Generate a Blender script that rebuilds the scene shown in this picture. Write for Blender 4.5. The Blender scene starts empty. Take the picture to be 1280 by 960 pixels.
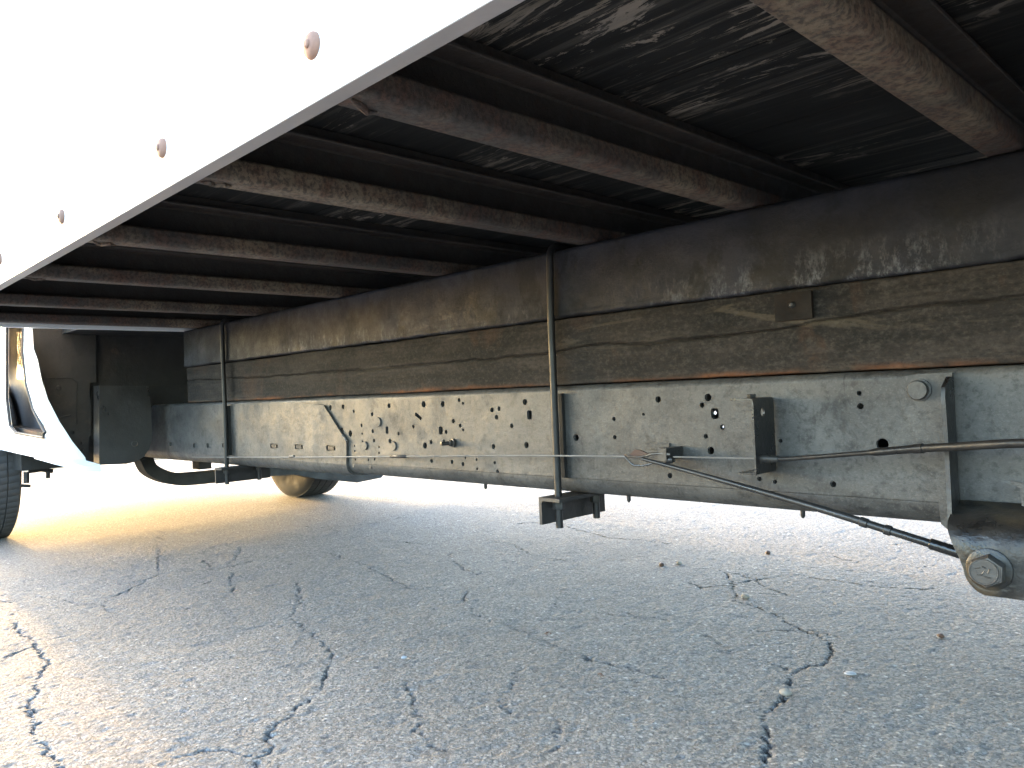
import bpy, bmesh, math, random
import numpy as np
from mathutils import Vector, Matrix
random.seed(7); rng = np.random.RandomState(11)
SC = bpy.context.scene
COL = SC.collection
pi = math.pi

# ------------------------------------------------------------------ camera
F_PX = 960.0
def _axes(v1=(-300, 529), v2=(1620, 449)):
    d1 = np.array([v1[0]-640, v1[1]-480, F_PX]); d1 = d1/np.linalg.norm(d1)
    d2 = np.array([v2[0]-640, v2[1]-480, F_PX]); d2 = d2-d1*(d1@d2); d2 /= np.linalg.norm(d2)
    X, Y = -d1, d2
    return np.array([X, Y, np.cross(X, Y)])
R = _axes()
def ray(px, py): return R @ np.array([px-640., py-480., F_PX])
def onY(px, py, D): r = ray(px, py); return r*D/r[1]      # point of the plane Y = D seen at a photo pixel
def onX(px, py, D): r = ray(px, py); return r*D/r[0]
def onZ(px, py, D): r = ray(px, py); return r*D/r[2]

GZ = -0.60                                                # ground level (camera is the origin)
cam_d = bpy.data.cameras.new('camera'); cam = bpy.data.objects.new('camera', cam_d); COL.objects.link(cam)
cam_d.sensor_width = 36.0; cam_d.lens = F_PX/1280*36
cam_d.clip_start = 0.02; cam_d.clip_end = 2000
rt, dn, fw = R[:, 0], R[:, 1], R[:, 2]
M = Matrix.Identity(4)
for i in range(3):
    M[i][0] = rt[i]; M[i][1] = -dn[i]; M[i][2] = -fw[i]
cam.matrix_world = M
SC.camera = cam

# ------------------------------------------------------------------ sky, sun, exposure
SUN_DIR = Vector((-7.0, 0.28, 1.0)).normalized()          # towards the sun: low, ahead of the truck
SUN_EL = math.asin(SUN_DIR.z); SUN_AZ = math.atan2(SUN_DIR.x, SUN_DIR.y)
world = bpy.data.worlds.new('World'); SC.world = world; world.use_nodes = True
wn = world.node_tree
sky = wn.nodes.new('ShaderNodeTexSky'); sky.sky_type = 'NISHITA'; sky.sun_disc = False
sky.sun_elevation = SUN_EL; sky.sun_rotation = SUN_AZ
sky.air_density = 1.0; sky.dust_density = 2.8; sky.ozone_density = 1.7
bg = wn.nodes['Background']; bg.inputs[1].default_value = 0.15
wn.links.new(sky.outputs[0], bg.inputs[0])
sl = bpy.data.lights.new('sun', 'SUN'); sl.energy = 0.34; sl.angle = math.radians(1.5); sl.color = (1.0, 0.58, 0.20)
so = bpy.data.objects.new('sun', sl); COL.objects.link(so)
so.rotation_euler = SUN_DIR.to_track_quat('Z', 'Y').to_euler()
SC.view_settings.view_transform = 'Standard'; SC.view_settings.look = 'None'
SC.view_settings.exposure = 4.82; SC.view_settings.gamma = 1.0

# ------------------------------------------------------------------ materials
def new_mat(name):
    m = bpy.data.materials.new(name); m.use_nodes = True
    nt = m.node_tree; b = nt.nodes['Principled BSDF']
    return m, nt, b
class N:
    def __init__(s, nt): s.nt = nt; s.tc = nt.nodes.new('ShaderNodeTexCoord'); s.geo = nt.nodes.new('ShaderNodeNewGeometry')
    def pos(s, scale=(1, 1, 1), rot=(0, 0, 0)):
        mp = s.nt.nodes.new('ShaderNodeMapping'); mp.inputs['Scale'].default_value = scale; mp.inputs['Rotation'].default_value = rot
        s.nt.links.new(s.geo.outputs['Position'], mp.inputs[0]); return mp.outputs[0]
    def noise(s, scale, vec=None, detail=4, rough=.55, dist=0.):
        n = s.nt.nodes.new('ShaderNodeTexNoise'); n.inputs['Scale'].default_value = scale
        n.inputs['Detail'].default_value = detail; n.inputs['Roughness'].default_value = rough; n.inputs['Distortion'].default_value = dist
        s.nt.links.new(vec if vec is not None else s.pos(), n.inputs['Vector']); return n.outputs[0]
    def vor(s, scale, vec=None, feature='F1', out='Distance', rnd=1.):
        n = s.nt.nodes.new('ShaderNodeTexVoronoi'); n.feature = feature; n.inputs['Scale'].default_value = scale
        n.inputs['Randomness'].default_value = rnd
        s.nt.links.new(vec if vec is not None else s.pos(), n.inputs['Vector']); return n.outputs[out]
    def ramp(s, fac, stops, interp='LINEAR'):
        r = s.nt.nodes.new('ShaderNodeValToRGB'); r.color_ramp.interpolation = interp
        e = r.color_ramp.elements
        while len(e) > 1: e.remove(e[-1])
        e[0].position = stops[0][0]; e[0].color = col(stops[0][1])
        for p, c in stops[1:]:
            x = e.new(p); x.color = col(c)
        s.nt.links.new(fac, r.inputs[0]); return r.outputs[0]
    def mix(s, fac, a, b, mode='MIX'):
        m = s.nt.nodes.new('ShaderNodeMix'); m.data_type = 'RGBA'; m.blend_type = mode
        for sock, v in ((m.inputs[0], fac), (m.inputs[6], a), (m.inputs[7], b)):
            if isinstance(v, (int, float)): sock.default_value = v
            elif isinstance(v, tuple): sock.default_value = col(v)
            else: s.nt.links.new(v, sock)
        return m.outputs[2]
    def math(s, op, a, b=0.):
        m = s.nt.nodes.new('ShaderNodeMath'); m.operation = op
        for sock, v in ((m.inputs[0], a), (m.inputs[1], b)):
            if isinstance(v, (int, float)): sock.default_value = v
            else: s.nt.links.new(v, sock)
        return m.outputs[0]
    def bump(s, h, dist, strength=1., prev=None):
        b = s.nt.nodes.new('ShaderNodeBump'); b.inputs['Distance'].default_value = dist; b.inputs['Strength'].default_value = strength
        s.nt.links.new(h, b.inputs['Height'])
        if prev is not None: s.nt.links.new(prev, b.inputs['Normal'])
        return b.outputs[0]
    def sep(s):
        x = s.nt.nodes.new('ShaderNodeSeparateXYZ'); s.nt.links.new(s.geo.outputs['Position'], x.inputs[0]); return x.outputs
def col(c): return (c, c, c, 1) if isinstance(c, (int, float)) else (c[0], c[1], c[2], 1)
def link(nt, a, b): nt.links.new(a, b)

def metal_paint(name, base, alt, rough=.4, rust=None, rust_amt=.62, bumpd=.0012, spec=.5, stain=2.6, rough_var=.25, metallic=0.):
    m, nt, b = new_mat(name); n = N(nt)
    st = n.noise(stain, n.pos((1, 1, 1.6)), 6, .6, .4)
    c = n.mix(n.ramp(st, [(.35, 0.), (.65, 1.)]), base, alt)
    fine = n.noise(70, None, 4, .6)
    c = n.mix(n.ramp(fine, [(.4, 0.), (.75, .35)]), c, tuple(min(1, v*1.6+.01) for v in base))
    if rust:
        rn = n.noise(7, n.pos((1, 1, 1)), 8, .68, .3)
        c = n.mix(n.ramp(rn, [(rust_amt-.07, 0.), (rust_amt+.06, .85)]), c, n.mix(fine, rust, tuple(v*.45 for v in rust)))
    link(nt, c, b.inputs['Base Color'])
    rr = n.ramp(n.noise(9, None, 6, .65), [(.3, max(.05, rough-rough_var/2)), (.7, min(1., rough+rough_var))])
    link(nt, rr, b.inputs['Roughness'])
    b.inputs['Specular IOR Level'].default_value = spec; b.inputs['Metallic'].default_value = metallic
    nb = n.bump(n.noise(180, None, 3, .6), bumpd, .35)
    nb = n.bump(n.noise(22, None, 5, .6), bumpd*3, .45, nb)
    link(nt, nb, b.inputs['Normal'])
    return m

def mat_rail():
    m, nt, b = new_mat('black_rail_paint'); n = N(nt)
    big = n.noise(3.2, n.pos((1, 1, 1.5)), 8, .66, .6)
    c = n.mix(n.ramp(big, [(.36, 0.), (.64, 1.)]), (.036, .035, .034), (.080, .077, .073))
    blot = n.noise(13, n.pos((1.2, 1, 1)), 9, .76, .8)
    c = n.mix(n.ramp(blot, [(.555, 0.), (.66, .8)]), c, (.016, .0155, .0155))
    fine = n.noise(210, None, 4, .75)
    c = n.mix(n.ramp(fine, [(.52, 0.), (.70, .55)]), c, (.12, .116, .108))
    mott = n.noise(70, None, 5, .7)
    c = n.mix(n.ramp(mott, [(.36, .6), (.5, 0.)]), c, (.010, .010, .010))
    drips = n.noise(30, n.pos((1.6, 1, .22)), 6, .65, .3)
    c = n.mix(n.ramp(drips, [(.64, 0.), (.72, .7)]), c, (.014, .013, .013))
    scuff = n.noise(34, n.pos((1, 1, 1), (0, .7, 0)), 9, .8, 1.5)
    c = n.mix(n.ramp(scuff, [(.66, 0.), (.72, .5)]), c, (.13, .125, .12))
    link(nt, c, b.inputs['Base Color'])
    link(nt, n.ramp(n.noise(11, None, 9, .75), [(.3, .30), (.5, .44), (.70, .72)]), b.inputs['Roughness'])
    b.inputs['Specular IOR Level'].default_value = .36
    nb = n.bump(fine, .0007, .5)
    nb = n.bump(n.noise(60, None, 6, .7), .0022, .4, nb)
    nb = n.bump(n.noise(6, None, 3, .5), .012, .4, nb)
    link(nt, nb, b.inputs['Normal'])
    return m

def mat_sill():
    m, nt, b = new_mat('black_undercoat_steel'); n = N(nt)
    xyz = n.sep()
    big = n.noise(4, n.pos((1, 1, 1.5)), 7, .62, .4)
    c = n.mix(n.ramp(big, [(.40, 0.), (.62, 1.)]), (.0055, .0058, .0078), (.021, .0222, .030))
    # pale scale and drips gathering along the lower edge
    low = n.ramp(xyz[2], [(.15, 1.), (.215, 0.)])
    drips = n.noise(30, n.pos((1.5, 1, .75)), 12, .84, .0)
    msk = n.math('MULTIPLY', n.ramp(drips, [(.50, 0.), (.62, 1.)]), low)
    patch = n.ramp(n.noise(2.0, None, 3, .5), [(.42, 0.), (.6, 1.)])
    msk = n.math('MULTIPLY', msk, patch)
    c = n.mix(n.math('MULTIPLY', msk, .75), c, (.19, .19, .20))
    dk = n.noise(11, n.pos((1, 1, .7)), 8, .7, .5)
    c = n.mix(n.ramp(dk, [(.50, 0.), (.60, .9)]), c, (.005, .005, .0055))
    rn = n.noise(9, None, 8, .7)
    c = n.mix(n.ramp(rn, [(.66, 0.), (.75, .6)]), c, (.036, .024, .020))
    link(nt, c, b.inputs['Base Color'])
    link(nt, n.ramp(n.noise(14, None, 6, .7), [(.3, .42), (.7, .75)]), b.inputs['Roughness'])
    b.inputs['Specular IOR Level'].default_value = .3
    nb = n.bump(drips, .004, .5); nb = n.bump(n.noise(120, None, 5, .7), .0012, .6, nb)
    link(nt, nb, b.inputs['Normal'])
    return m

def mat_timber():
    m, nt, b = new_mat('dirty_hardwood'); n = N(nt); xyz = n.sep()
    grain = n.noise(16, n.pos((.12, 1, 2.2)), 8, .65, .3)
    c = n.mix(n.ramp(grain, [(.32, 0.), (.68, 1.)]), (.009, .0078, .0068), (.036, .029, .0245))
    dirt = n.noise(5, n.pos((1, 1, 1.8)), 9, .72, .5)
    c = n.mix(n.ramp(dirt, [(.42, .9), (.56, 0.)]), c, (.008, .0075, .007))
    lime = n.noise(46, n.pos((.8, 1, 1.1)), 10, .82, .4)
    zone = n.ramp(n.noise(2.2, None, 3), [(.45, 0.), (.62, 1.)])
    c = n.mix(n.math('MULTIPLY', n.ramp(lime, [(.52, 0.), (.66, .32)]), zone), c, (.11, .10, .085))
    smear = n.noise(6, n.pos((.35, 1, 2.5), (0, .5, 0)), 6, .6, 1.4)
    sx = n.ramp(xyz[0], [(0.0, 0.), (.0, 0.)])
    # rust bleeding: narrow band on the bottom edge, and below the washer plate
    low = n.ramp(n.math('ADD', xyz[2], n.math('MULTIPLY', n.noise(18, None, 4), -.02)), [(.0015, 1.), (.009, .0)])
    ru = n.noise(5, n.pos((.7, 1, 1)), 5, .6)
    c = n.mix(n.math('MULTIPLY', low, n.ramp(ru, [(.45, .0), (.62, 1.)])), c, (.14, .052, .020))
    rw = n.noise(4, n.pos((1.6, 1, 1.0)), 6, .65, .4)
    c = n.mix(n.ramp(rw, [(.57, 0.), (.72, .5)]), c, (.075, .036, .018))
    c = n.mix(n.ramp(smear, [(.6, 0.), (.68, .35)]), c, (.12, .095, .065))
    sp = n.noise(160, n.pos((.7, 1, 1)), 5, .75)
    c = n.mix(n.ramp(sp, [(.5, 0.), (.68, .5)]), c, (.062, .053, .043))
    c = n.mix(n.ramp(sp, [(.32, .7), (.45, 0.)]), c, (.007, .006, .006))
    link(nt, c, b.inputs['Base Color']); b.inputs['Roughness'].default_value = .8; b.inputs['Specular IOR Level'].default_value = .2
    nb = n.bump(grain, .004, .5); nb = n.bump(n.noise(130, None, 5, .7), .0015, .6, nb)
    link(nt, nb, b.inputs['Normal'])
    return m

def mat_floor():
    m, nt, b = new_mat('black_floor_boards'); n = N(nt)
    zone = n.noise(2.3, n.pos((.7, 1.2, 1)), 6, .62, .7)
    fine = n.noise(60, n.pos((.07, 1.3, 1)), 6, .65, .15)
    c = n.mix(n.ramp(fine, [(.4, 0.), (.7, 1.)]), (.010, .0095, .009), (.019, .018, .017))
    # long scrapes where the paint has worn off the grain
    st = n.noise(34, n.pos((.13, 1.5, 1)), 9, .74, .35)
    zz = n.ramp(zone, [(.46, 0.), (.60, 1.)])
    c = n.mix(n.math('MULTIPLY', n.ramp(st, [(.565, 0.), (.59, .9)]), zz), c, (.21, .175, .14))
    # ragged flaked patches
    fl = n.noise(11, n.pos((.35, 1.2, 1)), 10, .74, .9)
    c = n.mix(n.math('MULTIPLY', n.ramp(fl, [(.57, 0.), (.59, .9)]), n.ramp(zone, [(.48, 0.), (.56, 1.)])), c, (.27, .225, .185))
    haze_ = n.ramp(n.noise(26, n.pos((.05, 1.8, 1)), 7, .7), [(.52, 0.), (.64, .35)])
    c = n.mix(n.math('MULTIPLY', haze_, n.ramp(zone, [(.40, 0.), (.5, 1.)])), c, (.16, .14, .12))
    kn = n.vor(3.3, n.pos((.6, 1.3, 0)))
    ring = n.ramp(n.math('ADD', kn, n.math('MULTIPLY', n.noise(24, None, 6, .7), .12)), [(.095, 0.), (.105, 1.), (.135, 1.), (.15, 0.)])
    c = n.mix(n.math('MULTIPLY', ring, n.ramp(zone, [(.46, 0.), (.54, .85)])), c, (.2, .17, .14))
    link(nt, c, b.inputs['Base Color']); b.inputs['Roughness'].default_value = .75; b.inputs['Specular IOR Level'].default_value = .3
    link(nt, n.bump(st, .002, .3), b.inputs['Normal'])
    return m

def mat_beam():
    m, nt, b = new_mat('rusty_crossbeam_steel'); n = N(nt)
    a = n.noise(3.2, n.pos((1, .8, 1)), 7, .66, .5)
    c = n.mix(n.ramp(a, [(.44, 0.), (.60, 1.)]), (.060, .050, .043), (.20, .150, .10))
    r = n.noise(26, None, 9, .75, .3)
    c = n.mix(n.ramp(r, [(.44, 0.), (.62, .75)]), c, (.12, .058, .038))
    sp = n.noise(140, None, 4, .7)
    c = n.mix(n.ramp(sp, [(.44, 0.), (.6, .7)]), c, (.022, .017, .015))
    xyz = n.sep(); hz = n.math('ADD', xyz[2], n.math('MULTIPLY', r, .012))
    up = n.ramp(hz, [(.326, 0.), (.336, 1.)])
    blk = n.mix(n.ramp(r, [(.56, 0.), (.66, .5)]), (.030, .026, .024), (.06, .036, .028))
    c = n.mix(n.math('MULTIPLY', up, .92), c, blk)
    edge = n.math('MULTIPLY', n.ramp(xyz[2], [(.369, 0.), (.3695, 1.), (.3745, 1.), (.375, 0.)]), n.ramp(a, [(.35, .2), (.6, .9)]))
    c = n.mix(edge, c, (.085, .065, .055))
    link(nt, c, b.inputs['Base Color']); link(nt, n.ramp(r, [(.3, .5), (.7, .85)]), b.inputs['Roughness'])
    nb = n.bump(sp, .0016, .8); nb = n.bump(r, .004, .6, nb)
    link(nt, nb, b.inputs['Normal'])
    return m

def mat_asphalt():
    m, nt, b = new_mat('weathered_asphalt'); n = N(nt)
    mv = nt.nodes.new('ShaderNodeVectorMath'); mv.operation = 'ADD'
    sc = nt.nodes.new('ShaderNodeVectorMath'); sc.operation = 'SCALE'; sc.inputs['Scale'].default_value = .007
    nn = nt.nodes.new('ShaderNodeTexNoise'); nn.inputs['Scale'].default_value = 90; link(nt, n.pos(), nn.inputs['Vector'])
    link(nt, nn.outputs['Color'], sc.inputs[0]); link(nt, n.pos(), mv.inputs[0]); link(nt, sc.outputs[0], mv.inputs[1])
    v = mv.outputs[0]
    def grains(scale, stops):
        sv = nt.nodes.new('ShaderNodeSeparateColor'); link(nt, n.vor(scale, v, 'F1', 'Color'), sv.inputs[0])
        return n.ramp(sv.outputs[0], stops), sv.outputs[1], n.vor(scale, v, 'F1', 'Distance')
    c1, k1, d1 = grains(150, [(0., (.10, .098, .10)), (.35, (.165, .163, .163)), (.7, (.225, .22, .215)), (.92, (.27, .26, .235)), (.985, (.36, .355, .35)), (1., (.44, .44, .43))])
    c2, k2, d2 = grains(290, [(0., (.085, .084, .085)), (.5, (.185, .183, .182)), (1., (.29, .285, .28))])
    c = n.mix(n.ramp(k1, [(.45, 0.), (.5, 1.)]), c1, c2)
    c = n.mix(n.ramp(d1, [(.42, 0.), (.70, .55)]), c, (.10, .098, .096))
    pit = n.noise(75, None, 7, .75)
    c = n.mix(n.ramp(pit, [(.34, .85), (.46, 0.)]), c, (.055, .053, .052))
    lite = n.noise(120, None, 5, .7)
    c = n.mix(n.ramp(lite, [(.58, 0.), (.70, .5)]), c, (.34, .335, .325))
    big = n.noise(1.5, None, 7, .65, .4)
    c = n.mix(n.ramp(big, [(.36, .35), (.62, 0.)]), c, (.11, .102, .095))
    mid = n.noise(9, None, 8, .7, .6)
    c = n.mix(n.ramp(mid, [(.58, 0.), (.72, .4)]), c, (.12, .105, .09))
    warm = n.noise(24, None, 7, .75)
    c = n.mix(n.ramp(warm, [(.64, 0.), (.74, .4)]), c, (.20, .14, .095))
    at = nt.nodes.new('ShaderNodeAttribute'); at.attribute_name = 'crack'
    ck = n.math('MULTIPLY', at.outputs['Fac'], n.ramp(n.noise(140, None, 4, .7), [(.36, .45), (.52, 1.)]))
    c = n.mix(ck, c, (.022, .020, .018))
    link(nt, c, b.inputs['Base Color']); b.inputs['Roughness'].default_value = .9
    b.inputs['Specular IOR Level'].default_value = .25
    h = n.math('MULTIPLY', n.ramp(d1, [(.0, 1.), (.75, 0.)]), k1)
    nb = n.bump(h, .0045, .8); nb = n.bump(pit, .007, .8, nb); nb = n.bump(n.noise(350, None, 3), .0012, .7, nb)
    link(nt, nb, b.inputs['Normal'])
    return m

def simple(name, c, rough=.5, metallic=0., bumps=(90, .001, .4), spec=.5, var=.35):
    m, nt, b = new_mat(name); n = N(nt)
    a = n.noise(12, None, 7, .65, .3)
    cc = n.mix(n.ramp(a, [(.35, 0.), (.68, 1.)]), tuple(v*(1-var) for v in c), c)
    link(nt, cc, b.inputs['Base Color']); link(nt, n.ramp(a, [(.3, min(1, rough*.8)), (.7, min(1, rough*1.25))]), b.inputs['Roughness'])
    b.inputs['Metallic'].default_value = metallic; b.inputs['Specular IOR Level'].default_value = spec
    link(nt, n.bump(n.noise(bumps[0], None, 5, .65), bumps[1], bumps[2]), b.inputs['Normal'])
    return m

MAT = dict(
    asphalt=mat_asphalt(), rail=mat_rail(), sill=mat_sill(), timber=mat_timber(), floor=mat_floor(), beam=mat_beam(),
    white=simple('white_body_paint', (.82, .82, .82), .35, var=.04, bumps=(6, .001, .2)),
    lip=simple('grey_painted_lip', (.40, .36, .345), .45, var=.15),
    rusty=simple('rusty_bolt', (.26, .14, .10), .8, bumps=(200, .001, .8)),
    rod=metal_paint('black_rod_paint', (.009, .0088, .009), (.020, .019, .019), .36, (.12, .07, .045), .70, spec=.3),
    gloss=metal_paint('glossy_black_paint', (.008, .0078, .008), (.020, .019, .019), .26, (.07, .05, .03), .64, spec=.6, rough_var=.35, stain=14),
    dark=metal_paint('dark_chassis_paint', (.007, .0065, .006), (.016, .0145, .013), .65, (.08, .05, .035), .66),
    clamp=metal_paint('clamp_steel', (.011, .0105, .0105), (.026, .024, .023), .48, (.11, .07, .05), .64),
    plate=metal_paint('grimy_washer_steel', (.008, .007, .0065), (.020, .016, .013), .75, (.028, .018, .012), .56, stain=12, spec=.15),
    cable=simple('bare_cable', (.17, .165, .16), .4, .2, (300, .0004, .4)),
    hexs=metal_paint('worn_bolt_steel', (.018, .017, .016), (.09, .082, .075), .34, (.16, .10, .06), .62, metallic=.4),
    gloss2=metal_paint('spattered_black_paint', (.005, .0048, .0048), (.022, .020, .018), .26, (.07, .052, .03), .56, spec=.4, rough_var=.45, stain=30, bumpd=.002),
    rubber=simple('tyre_rubber', (.042, .040, .040), .75, bumps=(60, .001, .4)),
    rim=simple('steel_rim', (.35, .35, .36), .45, .5),
    inner=simple('grey_cab_lining', (.05, .05, .058), .6),
    glass=simple('tinted_panel', (.20, .23, .30), .25, spec=.8),
    fueltank=metal_paint('tank_steel', (.011, .0105, .010), (.024, .0225, .021), .34, (.10, .06, .04), .7, spec=.7),
    hole=simple('shade_strip_black', (.01, .01, .01), .9),  # black of the added shade strips behind the U-bolt rods
    brown=simple('brown_rusty_strip', (.045, .02, .015), .6),
    pebble=simple('pale_pebble', (.24, .225, .20), .8, bumps=(60, .003, .6)),
    pebble2=simple('bluish_pebble', (.30, .32, .35), .7, bumps=(60, .003, .6)),
    leaf=simple('red_brown_leaf', (.085, .048, .034), .7, bumps=(120, .002, .6)),
)

# ------------------------------------------------------------------ mesh helpers
def obj(name, bm, mat, parent=None, smooth=35, bevel=0.0, flat=False):
    me = bpy.data.meshes.new(name)
    if bevel:
        bmesh.ops.bevel(bm, geom=[e for e in bm.edges if e.calc_length() > bevel*2.5 and len(e.link_faces) == 2 and e.calc_face_angle(0) > .6],
                        offset=bevel, segments=2, affect='EDGES', clamp_overlap=True)
    bmesh.ops.recalc_face_normals(bm, faces=bm.faces)
    for f in bm.faces: f.smooth = not (flat and abs(f.normal.y) > .995)
    for e in bm.edges:
        if len(e.link_faces) == 2 and e.calc_face_angle(0) > math.radians(smooth): e.smooth = False
    bm.to_mesh(me); bm.free()
    me.materials.append(MAT[mat])
    o = bpy.data.objects.new(name, me); COL.objects.link(o)
    if parent is not None: o.parent = parent
    return o
def copy_of(src, parent, loc=None, rot=None):
    c = src.copy(); COL.objects.link(c); c.parent = parent
    if loc is not None: c.location = loc
    if rot is not None: c.rotation_euler = rot
    return c
def box(bm, x0, x1, y0, y1, z0, z1):
    vs = [bm.verts.new(p) for p in ((x0, y0, z0), (x1, y0, z0), (x1, y1, z0), (x0, y1, z0), (x0, y0, z1), (x1, y0, z1), (x1, y1, z1), (x0, y1, z1))]
    for f in ((0, 3, 2, 1), (4, 5, 6, 7), (0, 1, 5, 4), (1, 2, 6, 5), (2, 3, 7, 6), (3, 0, 4, 7)): bm.faces.new([vs[i] for i in f])
    return vs
def prism(bm, prof, axis, a, b, cuts=1):
    """closed 2D profile swept along an axis; prof gives the other two coordinates in xyz order"""
    def mk(p, t):
        if axis == 'x': return (t, p[0], p[1])
        if axis == 'y': return (p[0], t, p[1])
        return (p[0], p[1], t)
    rings = [[bm.verts.new(mk(p, a+(b-a)*k/cuts)) for p in prof] for k in range(cuts+1)]
    n = len(prof)
    for k in range(cuts):
        for i in range(n): bm.faces.new((rings[k][i], rings[k][(i+1) % n], rings[k+1][(i+1) % n], rings[k+1][i]))
    bm.faces.new(rings[0][::-1]); bm.faces.new(rings[-1])
def tube(bm, pts, rad, seg=12, caps=True):
    pts = [Vector(p) for p in pts]
    if not hasattr(rad, '__len__'): rad = [rad]*len(pts)
    rings = []; up = None
    for i, p in enumerate(pts):
        t = (pts[min(i+1, len(pts)-1)]-pts[max(i-1, 0)]).normalized()
        if up is None: up = t.orthogonal().normalized()
        up = (up-t*up.dot(t)).normalized(); w = t.cross(up)
        rings.append([bm.verts.new(p+(up*math.cos(2*pi*k/seg)+w*math.sin(2*pi*k/seg))*rad[i]) for k in range(seg)])
    for a, b in zip(rings, rings[1:]):
        for k in range(seg): bm.faces.new((a[k], a[(k+1) % seg], b[(k+1) % seg], b[k]))
    if caps: bm.faces.new(rings[0][::-1]); bm.faces.new(rings[-1])
def lathe(bm, prof, origin, axis, seg=24):
    """prof: (radius, height along axis)"""
    o = Vector(origin); a = Vector(axis).normalized(); u = a.orthogonal().normalized(); w = a.cross(u)
    rings = []
    for r, h in prof:
        if r < 1e-6: rings.append([bm.verts.new(o+a*h)])
        else: rings.append([bm.verts.new(o+a*h+(u*math.cos(2*pi*k/seg)+w*math.sin(2*pi*k/seg))*r) for k in range(seg)])
    for A, B in zip(rings, rings[1:]):
        for k in range(seg):
            k2 = (k+1) % seg
            if len(A) == 1: bm.faces.new((A[0], B[k2], B[k]))
            elif len(B) == 1: bm.faces.new((A[k], A[k2], B[0]))
            else: bm.faces.new((A[k], A[k2], B[k2], B[k]))
def hexnut(bm, c, axis, af, h, bore=False):
    r = af/math.sqrt(3)
    lathe(bm, [(0, 0), (r*.94, 0), (r, h*.1), (r, h*.88), (r*.9, h), (0, h)], c, axis, 6)
def smooth_path(pts, n=6):
    out = []; P = [Vector(p) for p in pts]; P = [P[0]*2-P[1]]+P+[P[-1]*2-P[-2]]
    for i in range(1, len(P)-2):
        for k in range(n):
            t = k/n; a, b, c, d = P[i-1], P[i], P[i+1], P[i+2]
            out.append(.5*((2*b)+(c-a)*t+(2*a-5*b+4*c-d)*t*t+(-a+3*b-3*c+d)*t**3))
    out.append(P[-2]); return out
def plate_holes(name, outline, holes, y, thick, mat, parent, to3=None):
    """flat plate in the XZ plane with real holes; front face at y, thickness towards +Y"""
    cu = bpy.data.curves.new('tmp', 'CURVE'); cu.dimensions = '2D'; cu.fill_mode = 'BOTH'; cu.extrude = thick/2
    for poly in [outline]+holes:
        s = cu.splines.new('POLY'); s.points.add(len(poly)-1); s.use_cyclic_u = True
        for i, (a, b) in enumerate(poly): s.points[i].co = (a, b, 0, 1)
    o = bpy.data.objects.new('tmp', cu); COL.objects.link(o)
    dg = bpy.context.evaluated_depsgraph_get()
    me = bpy.data.meshes.new_from_object(o.evaluated_get(dg))
    bpy.data.objects.remove(o); bpy.data.curves.remove(cu)
    bm = bmesh.new(); bm.from_mesh(me); bpy.data.meshes.remove(me)
    for v in bm.verts: v.co = Vector((v.co.x, y+thick/2-v.co.z, v.co.y))
    bmesh.ops.remove_doubles(bm, verts=bm.verts, dist=1e-5)
    return bm
def circ(cx, cz, r, n=14, sx=1.): return [(cx+r*sx*math.cos(2*pi*k/n), cz+r*math.sin(2*pi*k/n)) for k in range(n)]
def rrect(cx, cz, w, h, ang=0., rr=.3):
    r = min(w, h)*rr; pts = []
    for sx, sz, a0 in ((1, 1, 0), (-1, 1, pi/2), (-1, -1, pi), (1, -1, 1.5*pi)):
        for k in range(4):
            a = a0+k*pi/6; x = sx*(w/2-r)+r*math.cos(a); z = sz*(h/2-r)+r*math.sin(a)
            pts.append((cx+x*math.cos(ang)-z*math.sin(ang), cz+x*math.sin(ang)+z*math.cos(ang)))
    return pts
def thing(name, label, cat, loc=(0, 0, 0), group=None):
    o = bpy.data.objects.new(name, None); COL.objects.link(o); o.location = loc; o.empty_display_size = .1
    o['label'] = label; o['category'] = cat
    if group: o['group'] = group
    return o
def tag(o, label, cat, group=None):
    o['label'] = label; o['category'] = cat
    if group: o['group'] = group
    return o

# ------------------------------------------------------------------ ground
_GR = {}
def vnoise(x, y, scale, seed):
    g = _GR.get(seed)
    if g is None: g = _GR[seed] = np.random.RandomState(seed).rand(256, 256)
    X = x*scale; Y = y*scale; xi = np.floor(X).astype(int); yi = np.floor(Y).astype(int); fx = X-xi; fy = Y-yi
    fx = fx*fx*(3-2*fx); fy = fy*fy*(3-2*fy)
    a = g[xi & 255, yi & 255]; b = g[(xi+1) & 255, yi & 255]; c = g[xi & 255, (yi+1) & 255]; d = g[(xi+1) & 255, (yi+1) & 255]
    return (a*(1-fx)+b*fx)*(1-fy)+(c*(1-fx)+d*fx)*fy
def fbm(x, y, s, seed, o=4):
    v = 0; a = 1; t = 0
    for k in range(o): v = v+a*vnoise(x+k*3.1, y-k*1.7, s*2**k, seed+k); t += a; a *= .5
    return v/t-.5
def axis_coords(lo, hi, step, far, g=1.10):
    c = list(np.arange(lo, hi, step)); s = step; x = c[-1]
    while x < far: s *= g; x += s; c.append(x)
    s = step; x = lo; pre = []
    while x > -far: s *= g; x -= s; pre.append(x)
    return np.array(pre[::-1]+c)
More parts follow.
